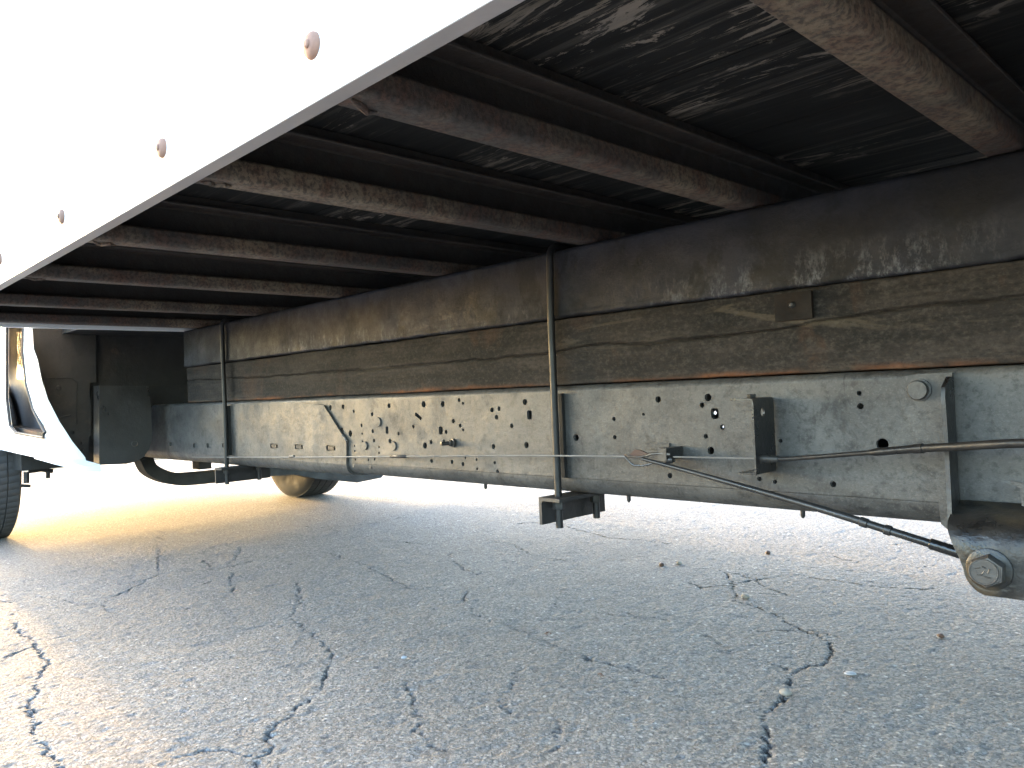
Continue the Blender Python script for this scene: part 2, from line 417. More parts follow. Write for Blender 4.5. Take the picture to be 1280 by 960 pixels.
CRACKS = [  # photo pixels, traced along each crack; width in metres
 (.0075, [(375,727),(372,755),(366,772),(390,792),(417,815),(406,840),(400,862),(370,885),(350,907),(327,945),(318,975)]),
 (.004, [(327,945),(300,942),(260,939),(225,947)]),
 (.0075, [(131,752),(170,732),(200,717),(240,715),(280,710),(320,700),(347,697)]),
 (.006, [(131,752),(141,767)]),
 (.006, [(205,660),(200,675),(197,695),(196,715)]),
 (.006, [(227,735),(290,722),(340,711),(372,702)]),
 (.006, [(302,685),(290,705),(290,722),(291,745)]),
 (.006, [(255,700),(268,712),(276,714)]),
 (.005, [(455,705),(480,717),(510,735),(524,737)]),
 (.005, [(580,740),(580,757),(600,772),(625,780),(645,784),(685,802),(740,825),(790,837),(815,845),(840,847)]),
 (.007, [(17,780),(45,807),(59,825),(42,860),(40,885),(50,900),(47,930),(75,955),(90,975)]),
 (.005, [(45,807),(20,815),(0,830)]),
 (.005, [(42,885),(22,885)]),
 (.011, [(968,990),(960,957),(962,930),(956,900),(962,885),(977,870),(985,845)]),
 (.008, [(985,845),(1000,835),(1030,827),(1040,812),(1035,802),(1010,790),(965,767)]),
 (.004, [(965,767),(940,755),(920,750),(912,727),(905,715)]),
 (.004, [(985,835),(960,827)]),(.005, [(927,872),(950,882)]),(.004, [(880,792),(917,815)]),
 (.009, [(722,662),(760,672),(800,675),(835,680)]),
 (.006, [(990,717),(1055,727),(1105,734),(1170,736)]),
 (.004, [(699,900),(692,942)]),(.003, [(785,765),(810,775)]),
 (.007, [(505,677),(540,680),(570,672)]),
 (.006, [(850,725),(880,735),(990,717)]),
 (.005, [(560,690),(580,712),(600,718)]),
 (.004, [(510,850),(518,885),(535,925),(560,940)]),
 (.006, [(410,690),(440,700),(455,705)]),
 (.003, [(445,775),(470,770)]),(.008, [(640,655),(680,652),(720,660)]),
]
def build_ground():
    gx = axis_coords(-3.2, -.25, .0043, 420); gy = axis_coords(.26, 2.9, .0043, 420)
    Xg, Yg = np.meshgrid(gx, gy, indexing='ij'); nx, ny = Xg.shape
    X = Xg.ravel(); Y = Yg.ravel()
    r = np.hypot(X+1.5, Y-1.5); near = np.clip((7-r)/4, 0, 1)
    h = fbm(X, Y, 1.2, 3)*.010*np.clip((30-r)/20, 0, 1)
    h += fbm(X, Y, 14, 21, 3)*.0016*near + fbm(X, Y, 110, 41, 2)*.0022*near
    # pitted surface: small hollows where stones have come out
    p = fbm(X, Y, 38, 77, 3); h -= np.clip(p-.15, 0, .2)*.010*near
    crack = np.zeros_like(X)
    fine = near > 0
    jx = fbm(X, Y, 22, 61, 3); jy = fbm(X, Y, 22, 91, 3)
    Xd = X+jx*.030+fbm(X, Y, 60, 12, 3)*.022; Yd = Y+jy*.030+fbm(X, Y, 60, 15, 3)*.022
    wmod = np.clip((vnoise(X, Y, 16, 5)*.65+vnoise(X, Y, 55, 6)*.35-.17)*2.6, .0, 1.7)
    def carve(pts, w):
        wm = np.maximum(wmod, .42) if w >= .006 else wmod
        for a, b in zip(pts, pts[1:]):
            m = .12
            sel = np.nonzero((Xd > min(a[0], b[0])-m) & (Xd < max(a[0], b[0])+m) & (Yd > min(a[1], b[1])-m) & (Yd < max(a[1], b[1])+m))[0]
            if not len(sel): continue
            d = np.array(b)-np.array(a); L = d@d+1e-9
            t = np.clip(((Xd[sel]-a[0])*d[0]+(Yd[sel]-a[1])*d[1])/L, 0, 1)
            q = np.hypot(Xd[sel]-a[0]-t*d[0], Yd[sel]-a[1]-t*d[1])
            crack[sel] = np.maximum(crack[sel], np.clip(1.2-q/(w*wm[sel]*.27+.0005), 0, 1)*np.clip(wm[sel]*3+.15, 0, 1))
    for w, px in CRACKS: carve([onZ(x, y, GZ)[:2] for x, y in px], w)
    # hairline network of older cracks
    rs = np.random.RandomState(5)
    for k in range(46):
        x, y = rs.uniform(-4.5, -.2), rs.uniform(.3, 4.2); a = rs.uniform(0, 2*pi); pts = [(x, y)]
        for s in range(rs.randint(2, 6)):
            a += rs.normal(0, .55); x += math.cos(a)*.10; y += math.sin(a)*.10; pts.append((x, y))
        carve(pts, rs.uniform(.0008, .0022))
    h -= crack*.009
    co = np.stack([X, Y, GZ+h], 1).astype(np.float32)
    idx = np.arange(nx*ny).reshape(nx, ny)
    q = np.stack([idx[:-1, :-1], idx[1:, :-1], idx[1:, 1:], idx[:-1, 1:]], -1).reshape(-1, 4)
    me = bpy.data.meshes.new('ground')
    me.vertices.add(len(co)); me.vertices.foreach_set('co', co.ravel())
    me.loops.add(q.size); me.loops.foreach_set('vertex_index', q.ravel().astype(np.int32))
    me.polygons.add(len(q)); me.polygons.foreach_set('loop_start', np.arange(0, q.size, 4, dtype=np.int32))
    me.polygons.foreach_set('loop_total', np.full(len(q), 4, dtype=np.int32))
    me.polygons.foreach_set('use_smooth', np.ones(len(q), dtype=bool))
    me.update()
    at = me.attributes.new('crack', 'FLOAT', 'POINT'); at.data.foreach_set('value', (crack**1.2*.68).astype(np.float32))
    me.materials.append(MAT['asphalt'])
    o = bpy.data.objects.new('ground', me); COL.objects.link(o); o['kind'] = 'structure'
    o['label'] = 'weathered grey asphalt with long irregular cracks'
build_ground()

# ------------------------------------------------------------------ the truck
truck = thing('box_truck', 'white box truck seen from beneath its cargo body, black frame rail on the right', 'truck', (-1.0, 1.6, GZ))
T = bpy.data.objects.new('x', None)  # placeholder removed below
bpy.data.objects.remove(T)
OFF = Vector((1.0, -1.6, -GZ))
_truck_parts = []
def part(name, bm, mat, parent=None, **k):
    """part of the truck; vertices given in world coordinates"""
    o = obj(name, bm, mat, parent if parent is not None else truck, **k)
    if parent is None: o.location = OFF
    return o
SILL_Z1 = .290; TIM_Z1 = .1465; RAIL_Z1 = .0085; RAIL_Z0 = -.217
X_FRONT, X_BACK = -3.03, 2.6
Y_SIDE = .3935; Y_FAR = 2.80; Y_CEN = 1.60

# frame rail web with its punched holes
HOLES = [  # x, y, vertical radius (photo pixels)
 (428.8,508.4,3),(442.3,514.2,2.1),(465.2,517.7,2.6),(452,531.6,2.3),(452.7,541.9,1.6),(466,538.9,2.6),(467.5,550.6,2.4),(437.9,541.9,4),
 (453,551.7,1.5),(486.2,507.1,3.2),(529.5,505.3,4.1),(553.3,505,3.7),(516.7,533.4,2.4),(498.1,541.9,2.4),(487.6,551.3,3),(531.2,557,3.9),
 (538.9,552.4,2.7),(557.6,539.8,2.7),(555,551.5,2.4),(443,557.4,1.4),(443.6,564,1.4),(473.8,558.8,1.6),(473.8,566,1.7),(444.3,574.5,1.6),
 (460.4,574.8,1.6),(468.2,574,1.7),(441.6,582,1.9),(462.7,583.4,2.2),(539.6,576.3,2.6),(573.8,500.1,2.7),(578.8,504.2,1.9),(566.7,526.4,2.9),
 (575.2,532,2.7),(579,537.4,2),(615,512.3,3.2),(623.8,510.9,2.9),(620.6,521.5,3.2),(639.6,532.3,2.9),(656.2,502.5,3.9),(658.1,556.4,3.9),
 (616.8,558.3,3.4),(565,577.5,2.7),(578.8,580.1,2.7),(581.8,572.2,1.4),(595.8,574.5,1.9),(596.4,585.8,1.8),(618.5,578.5,2.1),(622,589.3,2.6),
 (720,547,4.3),(767.5,523.8,2.7),(768.5,546.5,2.7),(822.8,499.3,4.1),(804.3,517.8,2),(885,496.8,4.8),(877.5,506.3,3.3),(903.3,533.8,3.5),
 (882.3,545.3,3.1),(888.5,563.3,4.7),(837.5,594.3,3.4),(949.3,598.5,2.9),(1074,491.6,3.1),(1075.5,507.8,4),(1103,555.3,7.5),(1041.5,605.3,3.8),
 (968.9,602,2.7),(976,551,2.4)]
RECTS = [(483.8,537.7,3.6,9,0),(550.9,538,5,10,0),(661.8,518.7,6,11.5,0),(893.5,517,9.5,13.5,0),(522.8,520.4,9,4.4,-.5)]
YR = 1.200
holes = []
for x, y, r in HOLES+[(413, 509.5, 3.2), (427.5, 538, 3.6)]:
    c = onY(x, y, YR); t = onY(x, y-r, YR); holes.append(circ(c[0], c[2], (t[2]-c[2])*1.02, 14 if r > 2 else 9))
for x, y, w, h, a in RECTS:
    c = onY(x, y, YR); t = onY(x, y-h/2, YR); hh = (t[2]-c[2])*2; ww = abs(onY(x+w/2, y, YR)[0]-onY(x-w/2, y, YR)[0])
    holes.append(rrect(c[0], c[2], ww, hh, a))
bm = plate_holes('frame_rail', [(-5.2, RAIL_Z0+.034), (X_BACK, RAIL_Z0+.034), (X_BACK, RAIL_Z1-.014), (-5.2, RAIL_Z1-.014)], holes, YR, .007, 'rail', None)
# rounded corners and flanges, swept the length of the truck
def flange(zc, sgn, r, yin=1.275):
    pr = []
    for k in range(15):
        th = (k/14)**1.4*pi/2
        pr.append((YR+r-r*math.cos(th), zc+sgn*r*math.sin(th)))
    pr.append((yin, zc+sgn*r)); pr.append((yin, zc+sgn*(r-.007)))
    for k in range(6, -1, -1):
        th = k/6*pi/2; ri = r-.007
        pr.append((YR+r-ri*math.cos(th), zc+sgn*ri*math.sin(th)))
    return pr
prism(bm, flange(RAIL_Z1-.014, 1, .014), 'x', -5.2, X_BACK)
prism(bm, flange(RAIL_Z0+.034, -1, .034), 'x', -5.2, X_BACK)
rail = part('frame_rail', bm, 'rail', flat=True)
rail['label'] = 'black painted near frame rail full of punched holes'
# three pressed plugs and small fixings on the rail
for (x, y, r) in ((472.5, 527.5, 6), (456, 557, 5.5), (491.5, 557.5, 6)):
    c = onY(x, y, YR-.003); b2 = bmesh.new()
    rr = abs(onY(x, y-r, YR)[2]-c[2])
    lathe(b2, [(0, -.0045), (rr*.9, -.0045), (rr, -.003), (rr, .002)], (c[0], YR, c[2]), (0, 1, 0), 20)
    o = part('plug', b2, 'rail', rail)
c = onY(566, 553.5, YR); b2 = bmesh.new()
lathe(b2, [(.011, .0), (.011, .004), (.0075, .005), (.0075, .012), (.005, .013), (.005, .034), (0, .035)], (c[0]+.004, YR-.001, c[2]), (-.25, -1, 0), 14)
part('stud', b2, 'hexs', rail)
for x, y in ((782, 620), (1000, 640), (603, 606)):
    c = onY(x, y, 1.215); b2 = bmesh.new(); lathe(b2, [(.004, .0), (.004, -.009), (.002, -.013), (0, -.013)], (c[0], 1.225, RAIL_Z0+.002), (0, 0, 1), 8)
    part('rivet', b2, 'dark', rail)
# overlapping sleeve plate with its diagonal end and punched tabs
pl = [onY(x, y, 1.194) for x, y in ((405, 506.5), (426, 540), (433.5, 551), (433.5, 586))]
outl = [(-3.6, RAIL_Z0+.030)]+[(pl[3][0], RAIL_Z0+.030)]+[(p[0], p[2]) for p in (pl[2], pl[1], pl[0])]+[(-2.06, pl[0][2]+.004), (-2.3, RAIL_Z1-.0105), (-3.6, RAIL_Z1-.0105)]
hs = []
slots = ((215, 555), (245, 557), (262, 557), (282, 557), (343, 557.5), (374, 558.5), (414, 560))
for x, y in slots:
    c = onY(x, y, 1.194); hs.append(rrect(c[0], c[2], .050, .016, 0, .25))
for x, y, r in ((411, 508.5, 2.5), (425.5, 537.5, 3.2)):
    c = onY(x+2.5, y, YR); holes_extra = None
bm = plate_holes('sleeve_plate', outl, hs, 1.1925, .0065, 'rail', None)
pr = [(1.1925, RAIL_Z0+.0302)]+[(1.1925+.036-.036*math.cos(k/6*pi/2), RAIL_Z0+.0302-.036*math.sin(k/6*pi/2)) for k in range(1, 7)]+[(1.29, RAIL_Z0-.0058), (1.29, RAIL_Z0-.001), (1.230, RAIL_Z0-.001), (1.1985, RAIL_Z0+.0302)]
prism(bm, pr, 'x', -3.6, pl[3][0])
sleeve = part('sleeve_plate', bm, 'rail', flat=True)
for x, y in slots[3:]:
    c = onY(x, y, 1.194); b2 = bmesh.new(); box(b2, c[0]-.012, c[0]+.02, 1.190, 1.1965, c[2]-.005, c[2]+.005)
    part('tab', b2, 'rod', sleeve, bevel=.001)
wp_ = [Vector(onY(x, y, 1.194)) for x, y in ((428, 543.5), (430, 546.5), (432, 549.5), (434, 552))]
b2 = bmesh.new(); tube(b2, smooth_path(wp_, 4), [.003+.0012*math.sin(i*1.7) for i in range(13)], 8); part('weld_bead', b2, 'cable', sleeve)
# far rail, also drilled; one hole lines up to let daylight through
hs = []
for px, py, r in ((893.5, 516, 5.5), (903.5, 533.5, 4)):
    c = onY(px, py, 1.995); hs.append(circ(c[0], c[2], r*.0011, 12))
for k in range(14):
    hs.append(circ(-2.6+k*.27, -.05-.09*((k*7) % 3)/2, .008, 10)) if abs(-2.6+k*.27+1.0) > .12 else None
bm = plate_holes('frame_rail', [(-5.2, RAIL_Z0+.034), (X_BACK, RAIL_Z0+.034), (X_BACK, RAIL_Z1-.014), (-5.2, RAIL_Z1-.014)], [h for h in hs if h], 1.995, .007, 'rail', None)
prism(bm, [(2*1.601-a, b) for a, b in flange(RAIL_Z1-.014, 1, .014)], 'x', -5.2, X_BACK)
prism(bm, [(2*1.601-a, b) for a, b in flange(RAIL_Z0+.034, -1, .034)], 'x', -5.2, X_BACK)
o = part('frame_rail', bm, 'rail'); o['label'] = 'far frame rail behind the near one'
# drive shaft
bm = bmesh.new(); lathe(bm, [(0, -3.9), (.03, -3.9), (.03, -3.7), (.066, -3.65), (.066, 1.0), (0, 1.0)], (0, 1.6, -.192), (1, 0, 0), 24); part('drive_shaft', bm, 'dark')
# wandering-surface slab helper (timber and steel sill faces with lumps and cracks)
def slab(name, x0, x1, y0, y1, z0, z1, mat, nx, nz, disp, parent=None, r=.003):
    bm = bmesh.new(); rings = []
    prof = [(y1, z0), (y0+r, z0), (y0+r*.3, z0+r*.3), (y0, z0+r)]
    zs = np.linspace(z0+r, z1-r, nz)
    prof += [(y0, z) for z in zs[1:-1]]+[(y0, z1-r), (y0+r*.3, z1-r*.3), (y0+r, z1), (y1, z1)]
    xs = np.linspace(x0, x1, nx)
    for x in xs:
        ring = []
        for (y, z) in prof:
            dy, dz = disp(x, z) if y < y1-1e-6 else (0, 0)
            ring.append(bm.verts.new((x, y+dy, z+dz)))
        rings.append(ring)
    n = len(prof)
    for A, B in zip(rings, rings[1:]):
        for i in range(n): bm.faces.new((A[i], A[(i+1) % n], B[(i+1) % n], B[i]))
    bm.faces.new(rings[0][::-1]); bm.faces.new(rings[-1])
    return part(name, bm, mat, parent, smooth=50)
_GL = {}
def n2(x, z, s, seed):
    g = _GL.get(seed)
    if g is None: g = _GL[seed] = np.random.RandomState(seed).rand(256, 256).tolist()
    X = (x+40)*s; Y = (z+5)*s; xi = int(math.floor(X)); yi = int(math.floor(Y)); fx = X-xi; fy = Y-yi
    fx = fx*fx*(3-2*fx); fy = fy*fy*(3-2*fy); r0 = g[xi & 255]; r1 = g[(xi+1) & 255]; a = yi & 255; b = (yi+1) & 255
    return (r0[a]*(1-fx)+r1[a]*fx)*(1-fy)+(r0[b]*(1-fx)+r1[b]*fx)*fy-.5
def n1(x, s, seed): return n2(x, .37, s, seed)
# crack line of the timber: traced along its length
CR = [(-3.03, .098), (-2.62, .088), (-1.6, .078), (-1.13, .078), (-.98, .086), (-.78, .079), (-.58, .087), (-.40, .098), (-.25, .098), (.6, .09), (2.6, .07)]
def crack_z(x):
    for (a, za), (b, zb) in zip(CR, CR[1:]):
        if a <= x <= b: return za+(zb-za)*(x-a)/(b-a)+n1(x, 14, 8)*.006+n1(x, 60, 9)*.003
    return .08
def timber_disp(x, z):
    dy = n2(x, z*3, 6, 31)*.003+n2(x*.3, z*4, 60, 33)*.0016
    q = abs(z-crack_z(x)); w = .0017*(.6+1.2*(n1(x, 5, 51)+.5))
    if q < w*1.6: dy += .006*(1-q/(w*1.6))
    return dy, (n1(x, 3, 17)*.003+n1(x, 30, 18)*.0012)*(1 if z < .02 or z > .14 else 0)
slab('timber_beam', X_FRONT, X_BACK, 1.196, 1.27, RAIL_Z1+.001, TIM_Z1-.001, 'timber', 1300, 84, timber_disp)['label'] = 'weathered hardwood spacer with a long lengthwise crack'
def sill_disp(x, z):
    dy = n2(x, z*2, 7, 71)*.003
    if z < .19: dy += n2(x, z, 55, 72)*.0022*(1 if x > -1.7 else .4)
    dz = 0
    if z < .155: dz = n1(x, 9, 73)*.003+n1(x, 45, 74)*.003; dy -= .0012
    return dy, dz
slab('longitudinal_sill', X_FRONT, X_BACK, 1.186, 1.26, TIM_Z1+.002, SILL_Z1, 'sill', 900, 26, sill_disp, r=.006)['label'] = 'black steel sill above the timber, with pale drips on its lower edge'
bm = bmesh.new(); box(bm, X_FRONT, X_BACK, 1.94, 2.015, RAIL_Z1+.001, SILL_Z1); part('longitudinal_sill', bm, 'sill')
# washer plate on the timber
a = onY(968.5, 371, 1.19); b = onY(1016, 398, 1.19)
z1, z0 = (onY(970, 368.5, 1.19)[2]), (onY(970, 402, 1.19)[2])
bm = bmesh.new(); box(bm, a[0], b[0], 1.1875, 1.1945, z0, min(z1, .1440)); wp = part('washer_plate', bm, 'plate', bevel=.0015)
c = onY(990, 381, 1.187); bm = bmesh.new(); lathe(bm, [(.0055, 0), (.0052, .003), (.003, .0055), (0, .006)], (c[0], 1.1878, c[2]), (0, -1, 0), 12); part('nail', bm, 'clamp', wp)

# floor boards
yb = Y_SIDE+.0195; k = 0
while yb < Y_FAR-.03:
    w = .142; bm = bmesh.new(); dz = random.uniform(-.0006, .0006)
    box(bm, X_FRONT+.01, X_BACK, yb+.0004, min(yb+w-.0004, Y_FAR-.025), .392+dz, .42); part('floor_board', bm, 'floor', bevel=.0005)
    yb += w
# crossbeams
def crossbeam(x0):
    w = .043; z0 = SILL_Z1+.001; pr = []
    def arc(cx, cz, r, a0, a1, n=4):
        return [(cx+r*math.cos(a0+(a1-a0)*i/n), cz+r*math.sin(a0+(a1-a0)*i/n)) for i in range(n+1)]
    pr += arc(x0+.004, z0+.004, .004, -pi, -pi/2)
    pr += arc(x0+w-.008, z0+.008, .008, -pi/2, 0)
    pr += arc(x0+w-.005, z0+.026, .005, 0, pi*.6)
    pr += [(x0+.012, z0+.034), (x0+.008, z0+.042), (x0+.008, .368), (x0+.011, .3705)]
    pr += [(x0+w-.001, .3705), (x0+w, .3715), (x0+w, .3745), (x0+w-.007, .3760), (x0+w-.009, .3905), (x0, .3905)]
    bm = bmesh.new(); prism(bm, pr, 'y', Y_SIDE+.0195, Y_FAR-.026, 1)
    return bm
BX = [-.2835, -.657, -1.005, -1.470, -1.935, -2.45, -2.92, .09, .49, .95, 1.4, 1.9, 2.4]
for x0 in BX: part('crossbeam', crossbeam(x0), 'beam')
# small hook at the near end of two beams where the weld spilled
for x0 in BX[:5]:
    bm = bmesh.new(); pts = [(x0+.02+random.uniform(-.012, .012), Y_SIDE+.022+i*.010, SILL_Z1-.002+random.uniform(0, .003)) for i in range(5)]
    tube(bm, pts, [.001, .004, .0045, .003, .001], 8); part('weld_bead', bm, 'beam')

# side skirt of the cargo body
bm = bmesh.new()
pr = [(Y_SIDE, .62), (Y_SIDE, .2925), (Y_SIDE+.0012, .2905), (Y_SIDE+.003, .29), (Y_SIDE+.025, .29), (Y_SIDE+.025, .295), (Y_SIDE+.008, .297), (Y_SIDE+.006, .62)]
prism(bm, [(p[0], p[1]) for p in pr[:2]]+[(Y_SIDE+.0008, .2912)]+[(Y_SIDE+.0025, .2912), (Y_SIDE+.0028, .62)], 'x', X_FRONT, X_BACK)
skirt = part('side_skirt', bm, 'white'); skirt['label'] = 'white lower side rail of the cargo body'
bm = bmesh.new(); prism(bm, [(Y_SIDE+.0012, .290), (Y_SIDE+.019, .290), (Y_SIDE+.019, .40), (Y_SIDE+.0155, .40), (Y_SIDE+.0155, .2945), (Y_SIDE+.0032, .2945), (Y_SIDE+.0032, .2908)], 'x', X_FRONT, X_BACK)
part('bottom_lip', bm, 'lip', skirt)
def skirt_bolt(x, z, s=1., mat='rusty'):
    bm = bmesh.new(); lathe(bm, [(.0135*s, 0), (.0135*s, .0022), (.012*s, .0045), (.008*s, .0065), (0, .0072)], (x, Y_SIDE+.0002, z), (0, -1, 0), 20)
    o = part('bolt', bm, mat, skirt)
    bm = bmesh.new(); lathe(bm, [(.0045*s, 0), (.0045*s, .0018), (.003*s, .0030), (0, .0032)], (x, Y_SIDE-.0058, z), (0, -1, 0), 12)
    part('bolt', bm, mat, skirt)
for x in (-.236, -.659, -1.050, -1.528, -2.022, -2.5, -2.95): skirt_bolt(x, .3455)
skirt_bolt(-1.010, .4726, .9, 'white')
# cargo walls, roof
bm = bmesh.new(); box(bm, X_FRONT, X_BACK, Y_SIDE+.004, Y_SIDE+.024, .6205, 2.55)
part('cargo_wall', bm, 'white')
bm = bmesh.new(); box(bm, X_FRONT, X_BACK, Y_FAR-.024, Y_FAR, .29, 2.55); part('cargo_wall', bm, 'white')
bm = bmesh.new(); box(bm, X_FRONT-.03, X_FRONT-.002, Y_SIDE+.004, Y_FAR, .29, 2.55); part('cargo_wall', bm, 'white')
bm = bmesh.new(); box(bm, X_BACK+.002, X_BACK+.03, Y_SIDE+.004, Y_FAR, .29, 2.55); part('cargo_wall', bm, 'white')
bm = bmesh.new(); box(bm, X_FRONT-.03, X_BACK+.03, Y_SIDE+.002, Y_FAR+.002, 2.551, 2.57); part('cargo_roof', bm, 'white')

# u-bolts with clamp angles
def ubolt(xr, yr, lab=None):
    rad = .0076; y2 = 1.292
    path = [(xr, yr, -.284), (xr-.0005, yr+.0005, -.20), (xr-.003, yr+.003, 0), (xr-.002, yr+.002, .145), (xr+.003, yr+.001, .262)]
    for k in range(7):
        a = k/6*pi/2; path.append((xr+.003, yr+.001+.025-.025*math.cos(a), .275+.025*math.sin(a)))
    for k in range(7):
        a = k/6*pi/2; path.append((xr+.003, y2-.025+.025*math.sin(a), .300-.025+.025*math.cos(a)))
    path += [(xr, y2, .1), (xr, y2, -.281)]
    bm = bmesh.new(); tube(bm, path, rad, 14); u = part('u_bolt', bm, 'rod')
    for y in (yr, y2):
        bm = bmesh.new(); lathe(bm, [(.0145, 0), (.0145, -.003), (.0001, -.003)], (xr, y, -.2264), (0, 0, 1), 18)
        hexnut(bm, (xr, y, -.2295), (0, 0, -1), .0225, .0165); part('nut', bm, 'clamp', u)
    # angle iron across the underside of the rail
    xa, xb = xr-.026, xr+.031; zt = -.2235+.0045; t = .0072
    if xr < -2: zt = -.2295+.006
    prof = [(xa, zt), (xb, zt), (xb, zt-t), (xa+t+.004, zt-t), (xa+t, zt-t-.004), (xa+t, zt-.056), (xa, zt-.056)]
    bm = bmesh.new(); prism(bm, prof, 'y', 1.140, 1.345); part('clamp_angle', bm, 'clamp', bevel=.0008)
ubolt(-1.0725, 1.172); ubolt(-2.650, 1.172)
for xr in (-1.0735, -2.652):  # added dark strips standing in for the shade line behind each rod
    bm = bmesh.new(); box(bm, xr-.0045, xr+.0045, 1.190-(.008 if xr < -2 else 0), 1.1992-(.008 if xr < -2 else 0), RAIL_Z0+.034, RAIL_Z1-.016); part('shade_strip', bm, 'hole', bevel=.0015)

# ------------------------------------------------------------------ brake cable, equaliser, brackets
A0 = onY(240, 571.5, 1.172); A1 = onY(500, 570.5, 1.172); A2 = onY(785, 570.5, 1.150); A3 = onY(842, 571, 1.150); A4 = onY(945, 573, 1.150)
bm = bmesh.new()
tube(bm, smooth_path([A0, onY(360, 571.5, 1.172), A1, onY(640, 569.5, 1.16), A2], 5), .0017, 8)
front_cable = part('brake_cable', bm, 'cable'); front_cable['label'] = 'thin bare steel brake cable along the rail'
for x0_, x1_ in ((488, 508), (362, 368)):
    p = Vector(onY(x0_, 570.5, 1.172)); q = Vector(onY(x1_, 570.5, 1.172)); bm = bmesh.new(); tube(bm, [p, p+(q-p)*.05, q-(q-p)*.05, q], [.002, .0042, .0042, .002], 8); part('crimp_sleeve', bm, 'hexs', front_cable)
bm = bmesh.new(); tube(bm, [A3, A4], .0016, 6); part('brake_cable', bm, 'cable')
# bracket: C-shaped strip standing off the rail
xb_ = -.606; bm = bmesh.new()
zt, zb = -.0262, -.1495; t = .0032; Lf = .040
prof = [(xb_-Lf, zt), (xb_-.006, zt), (xb_-.0015, zt-.0015), (xb_, zt-.006), (xb_, zb+.006), (xb_-.0015, zb+.0015), (xb_-.006, zb), (xb_-Lf*.85, zb),
        (xb_-Lf*.85, zb+t), (xb_-.006-t*.5, zb+t), (xb_-t, zb+t+.003), (xb_-t, zt-t-.003), (xb_-.006-t*.5, zt-t), (xb_-Lf, zt-t)]
up_half = prof[:3]+[(xb_, -.036), (xb_-t, -.036)]+prof[11:]
lo_half = [(xb_, -.066)]+prof[4:11]+[(xb_-t, -.066)]
prism(bm, up_half, 'y', 1.130, 1.198); prism(bm, lo_half, 'y', 1.130, 1.198)
wb = plate_holes('w', [(1.130, -.066), (1.198, -.066), (1.198, -.036), (1.130, -.036)], [circ(1.160, -.050, .0075, 14, .9)], 0, t, 'gloss', None)
for v in wb.verts: v.co = Vector((xb_-t+v.co.y, v.co.x, v.co.z))
tm = bpy.data.meshes.new('t'); wb.to_mesh(tm); wb.free(); bm.from_mesh(tm); bpy.data.meshes.remove(tm)
brk = part('cable_bracket', bm, 'gloss')
for xx, zz in ((xb_-.022, zt),):
    bm = bmesh.new(); hexnut(bm, (xx, 1.166, zt+.0002), (0, 0, 1), .012, .006); part('bolt', bm, 'dark', brk)
# sheathed cable running back from the bracket
S = [Vector((xb_+.0005, 1.150, A4[2])), onY(985, 573.5, 1.149), onY(1065, 567.5, 1.140), onY(1145, 561, 1.128), onY(1200, 558, 1.112), onY(1280, 554, 1.09), onY(1400, 556, 1.09)]
S = smooth_path(S, 8)
rad = []
for p in S:
    x = p[0]
    rad.append(.0036 if x < -.43 else .0058)
bm = bmesh.new(); tube(bm, S, rad, 12); cs = part('cable_sheath', bm, 'rod'); cs['label'] = 'black sheathed cable running back from the small bracket'
p = Vector(S[0]); bm = bmesh.new(); d = (Vector(S[3])-p).normalized()
lathe(bm, [(0, -.004), (.0085, -.004), (.0085, .001), (.007, .002), (.007, .014), (.0055, .016), (.0055, .026), (.0042, .028), (0, .028)], p, d, 16); part('ferrule', bm, 'hexs', cs)
p = Vector(onY(1143, 561.2, 1.128)); d = (Vector(onY(1160, 560, 1.125))-p).normalized(); bm = bmesh.new()
lathe(bm, [(0, -.001), (.0068, 0), (.0068, .012), (0, .013)], p, d, 14); part('ferrule', bm, 'rod', cs)
# second, thicker cable from the equaliser down to the spring hanger
B = [onY(803, 573.5, 1.146), onY(870, 591.5, 1.150), onY(960, 617, 1.152), onY(1040, 640.5, 1.152), onY(1120, 666, 1.156), onY(1202, 692, 1.165), onY(1240, 704, 1.172)]
Bs = smooth_path(B, 8); bm = bmesh.new()
rad = [.0030+.0028*min(1, i/22) for i in range(len(Bs))]
tube(bm, Bs, rad, 12); c2 = part('cable_sheath', bm, 'gloss'); c2['label'] = 'glossy black cable slanting down to the spring hanger'
for f, L, r_ in ((.60, .012, .0072), (.66, .010, .0074), (.80, .045, .0078)):
    i = int(f*(len(Bs)-1)); p = Vector(Bs[i]); d = (Vector(Bs[i+1])-p).normalized()
    bm = bmesh.new(); lathe(bm, [(0, -L/2), (r_*.85, -L/2), (r_, -L/2+.001), (r_, L/2-.001), (r_*.85, L/2), (0, L/2)], p, d, 14); part('collar', bm, 'gloss', c2)
# equaliser: bent strip with two loops, behind it the guide lug
bm = bmesh.new()
def P3(x, y, Y): return Vector(onY(x, y, Y))
def strip(bm, poly, Y, th):
    f = [bm.verts.new(P3(x, y, Yv if Yv else Y)) for x, y, Yv in poly]; g = [bm.verts.new(Vector(v.co)+Vector((0, th, 0))) for v in f]
    bm.faces.new(f); bm.faces.new(g[::-1]); n = len(f)
    for i in range(n): bm.faces.new((f[i], g[i], g[(i+1) % n], f[(i+1) % n]))
strip(bm, [(785, 570.5, 0), (793, 562, 0), (799, 562.5, 0), (812, 568, 0), (808, 571, 0), (795, 572, 0)], 1.148, .004)
eq = part('equaliser', bm, 'brown'); eq['label'] = 'brown rusty bent strip joining the cables'
bm = bmesh.new(); tube(bm, smooth_path([P3(781, 571, 1.147), P3(787, 577, 1.146), P3(793, 581.5, 1.146), P3(806, 581.5, 1.146), P3(818, 578.5, 1.147)], 4), .0018, 8); part('loop', bm, 'gloss', eq)
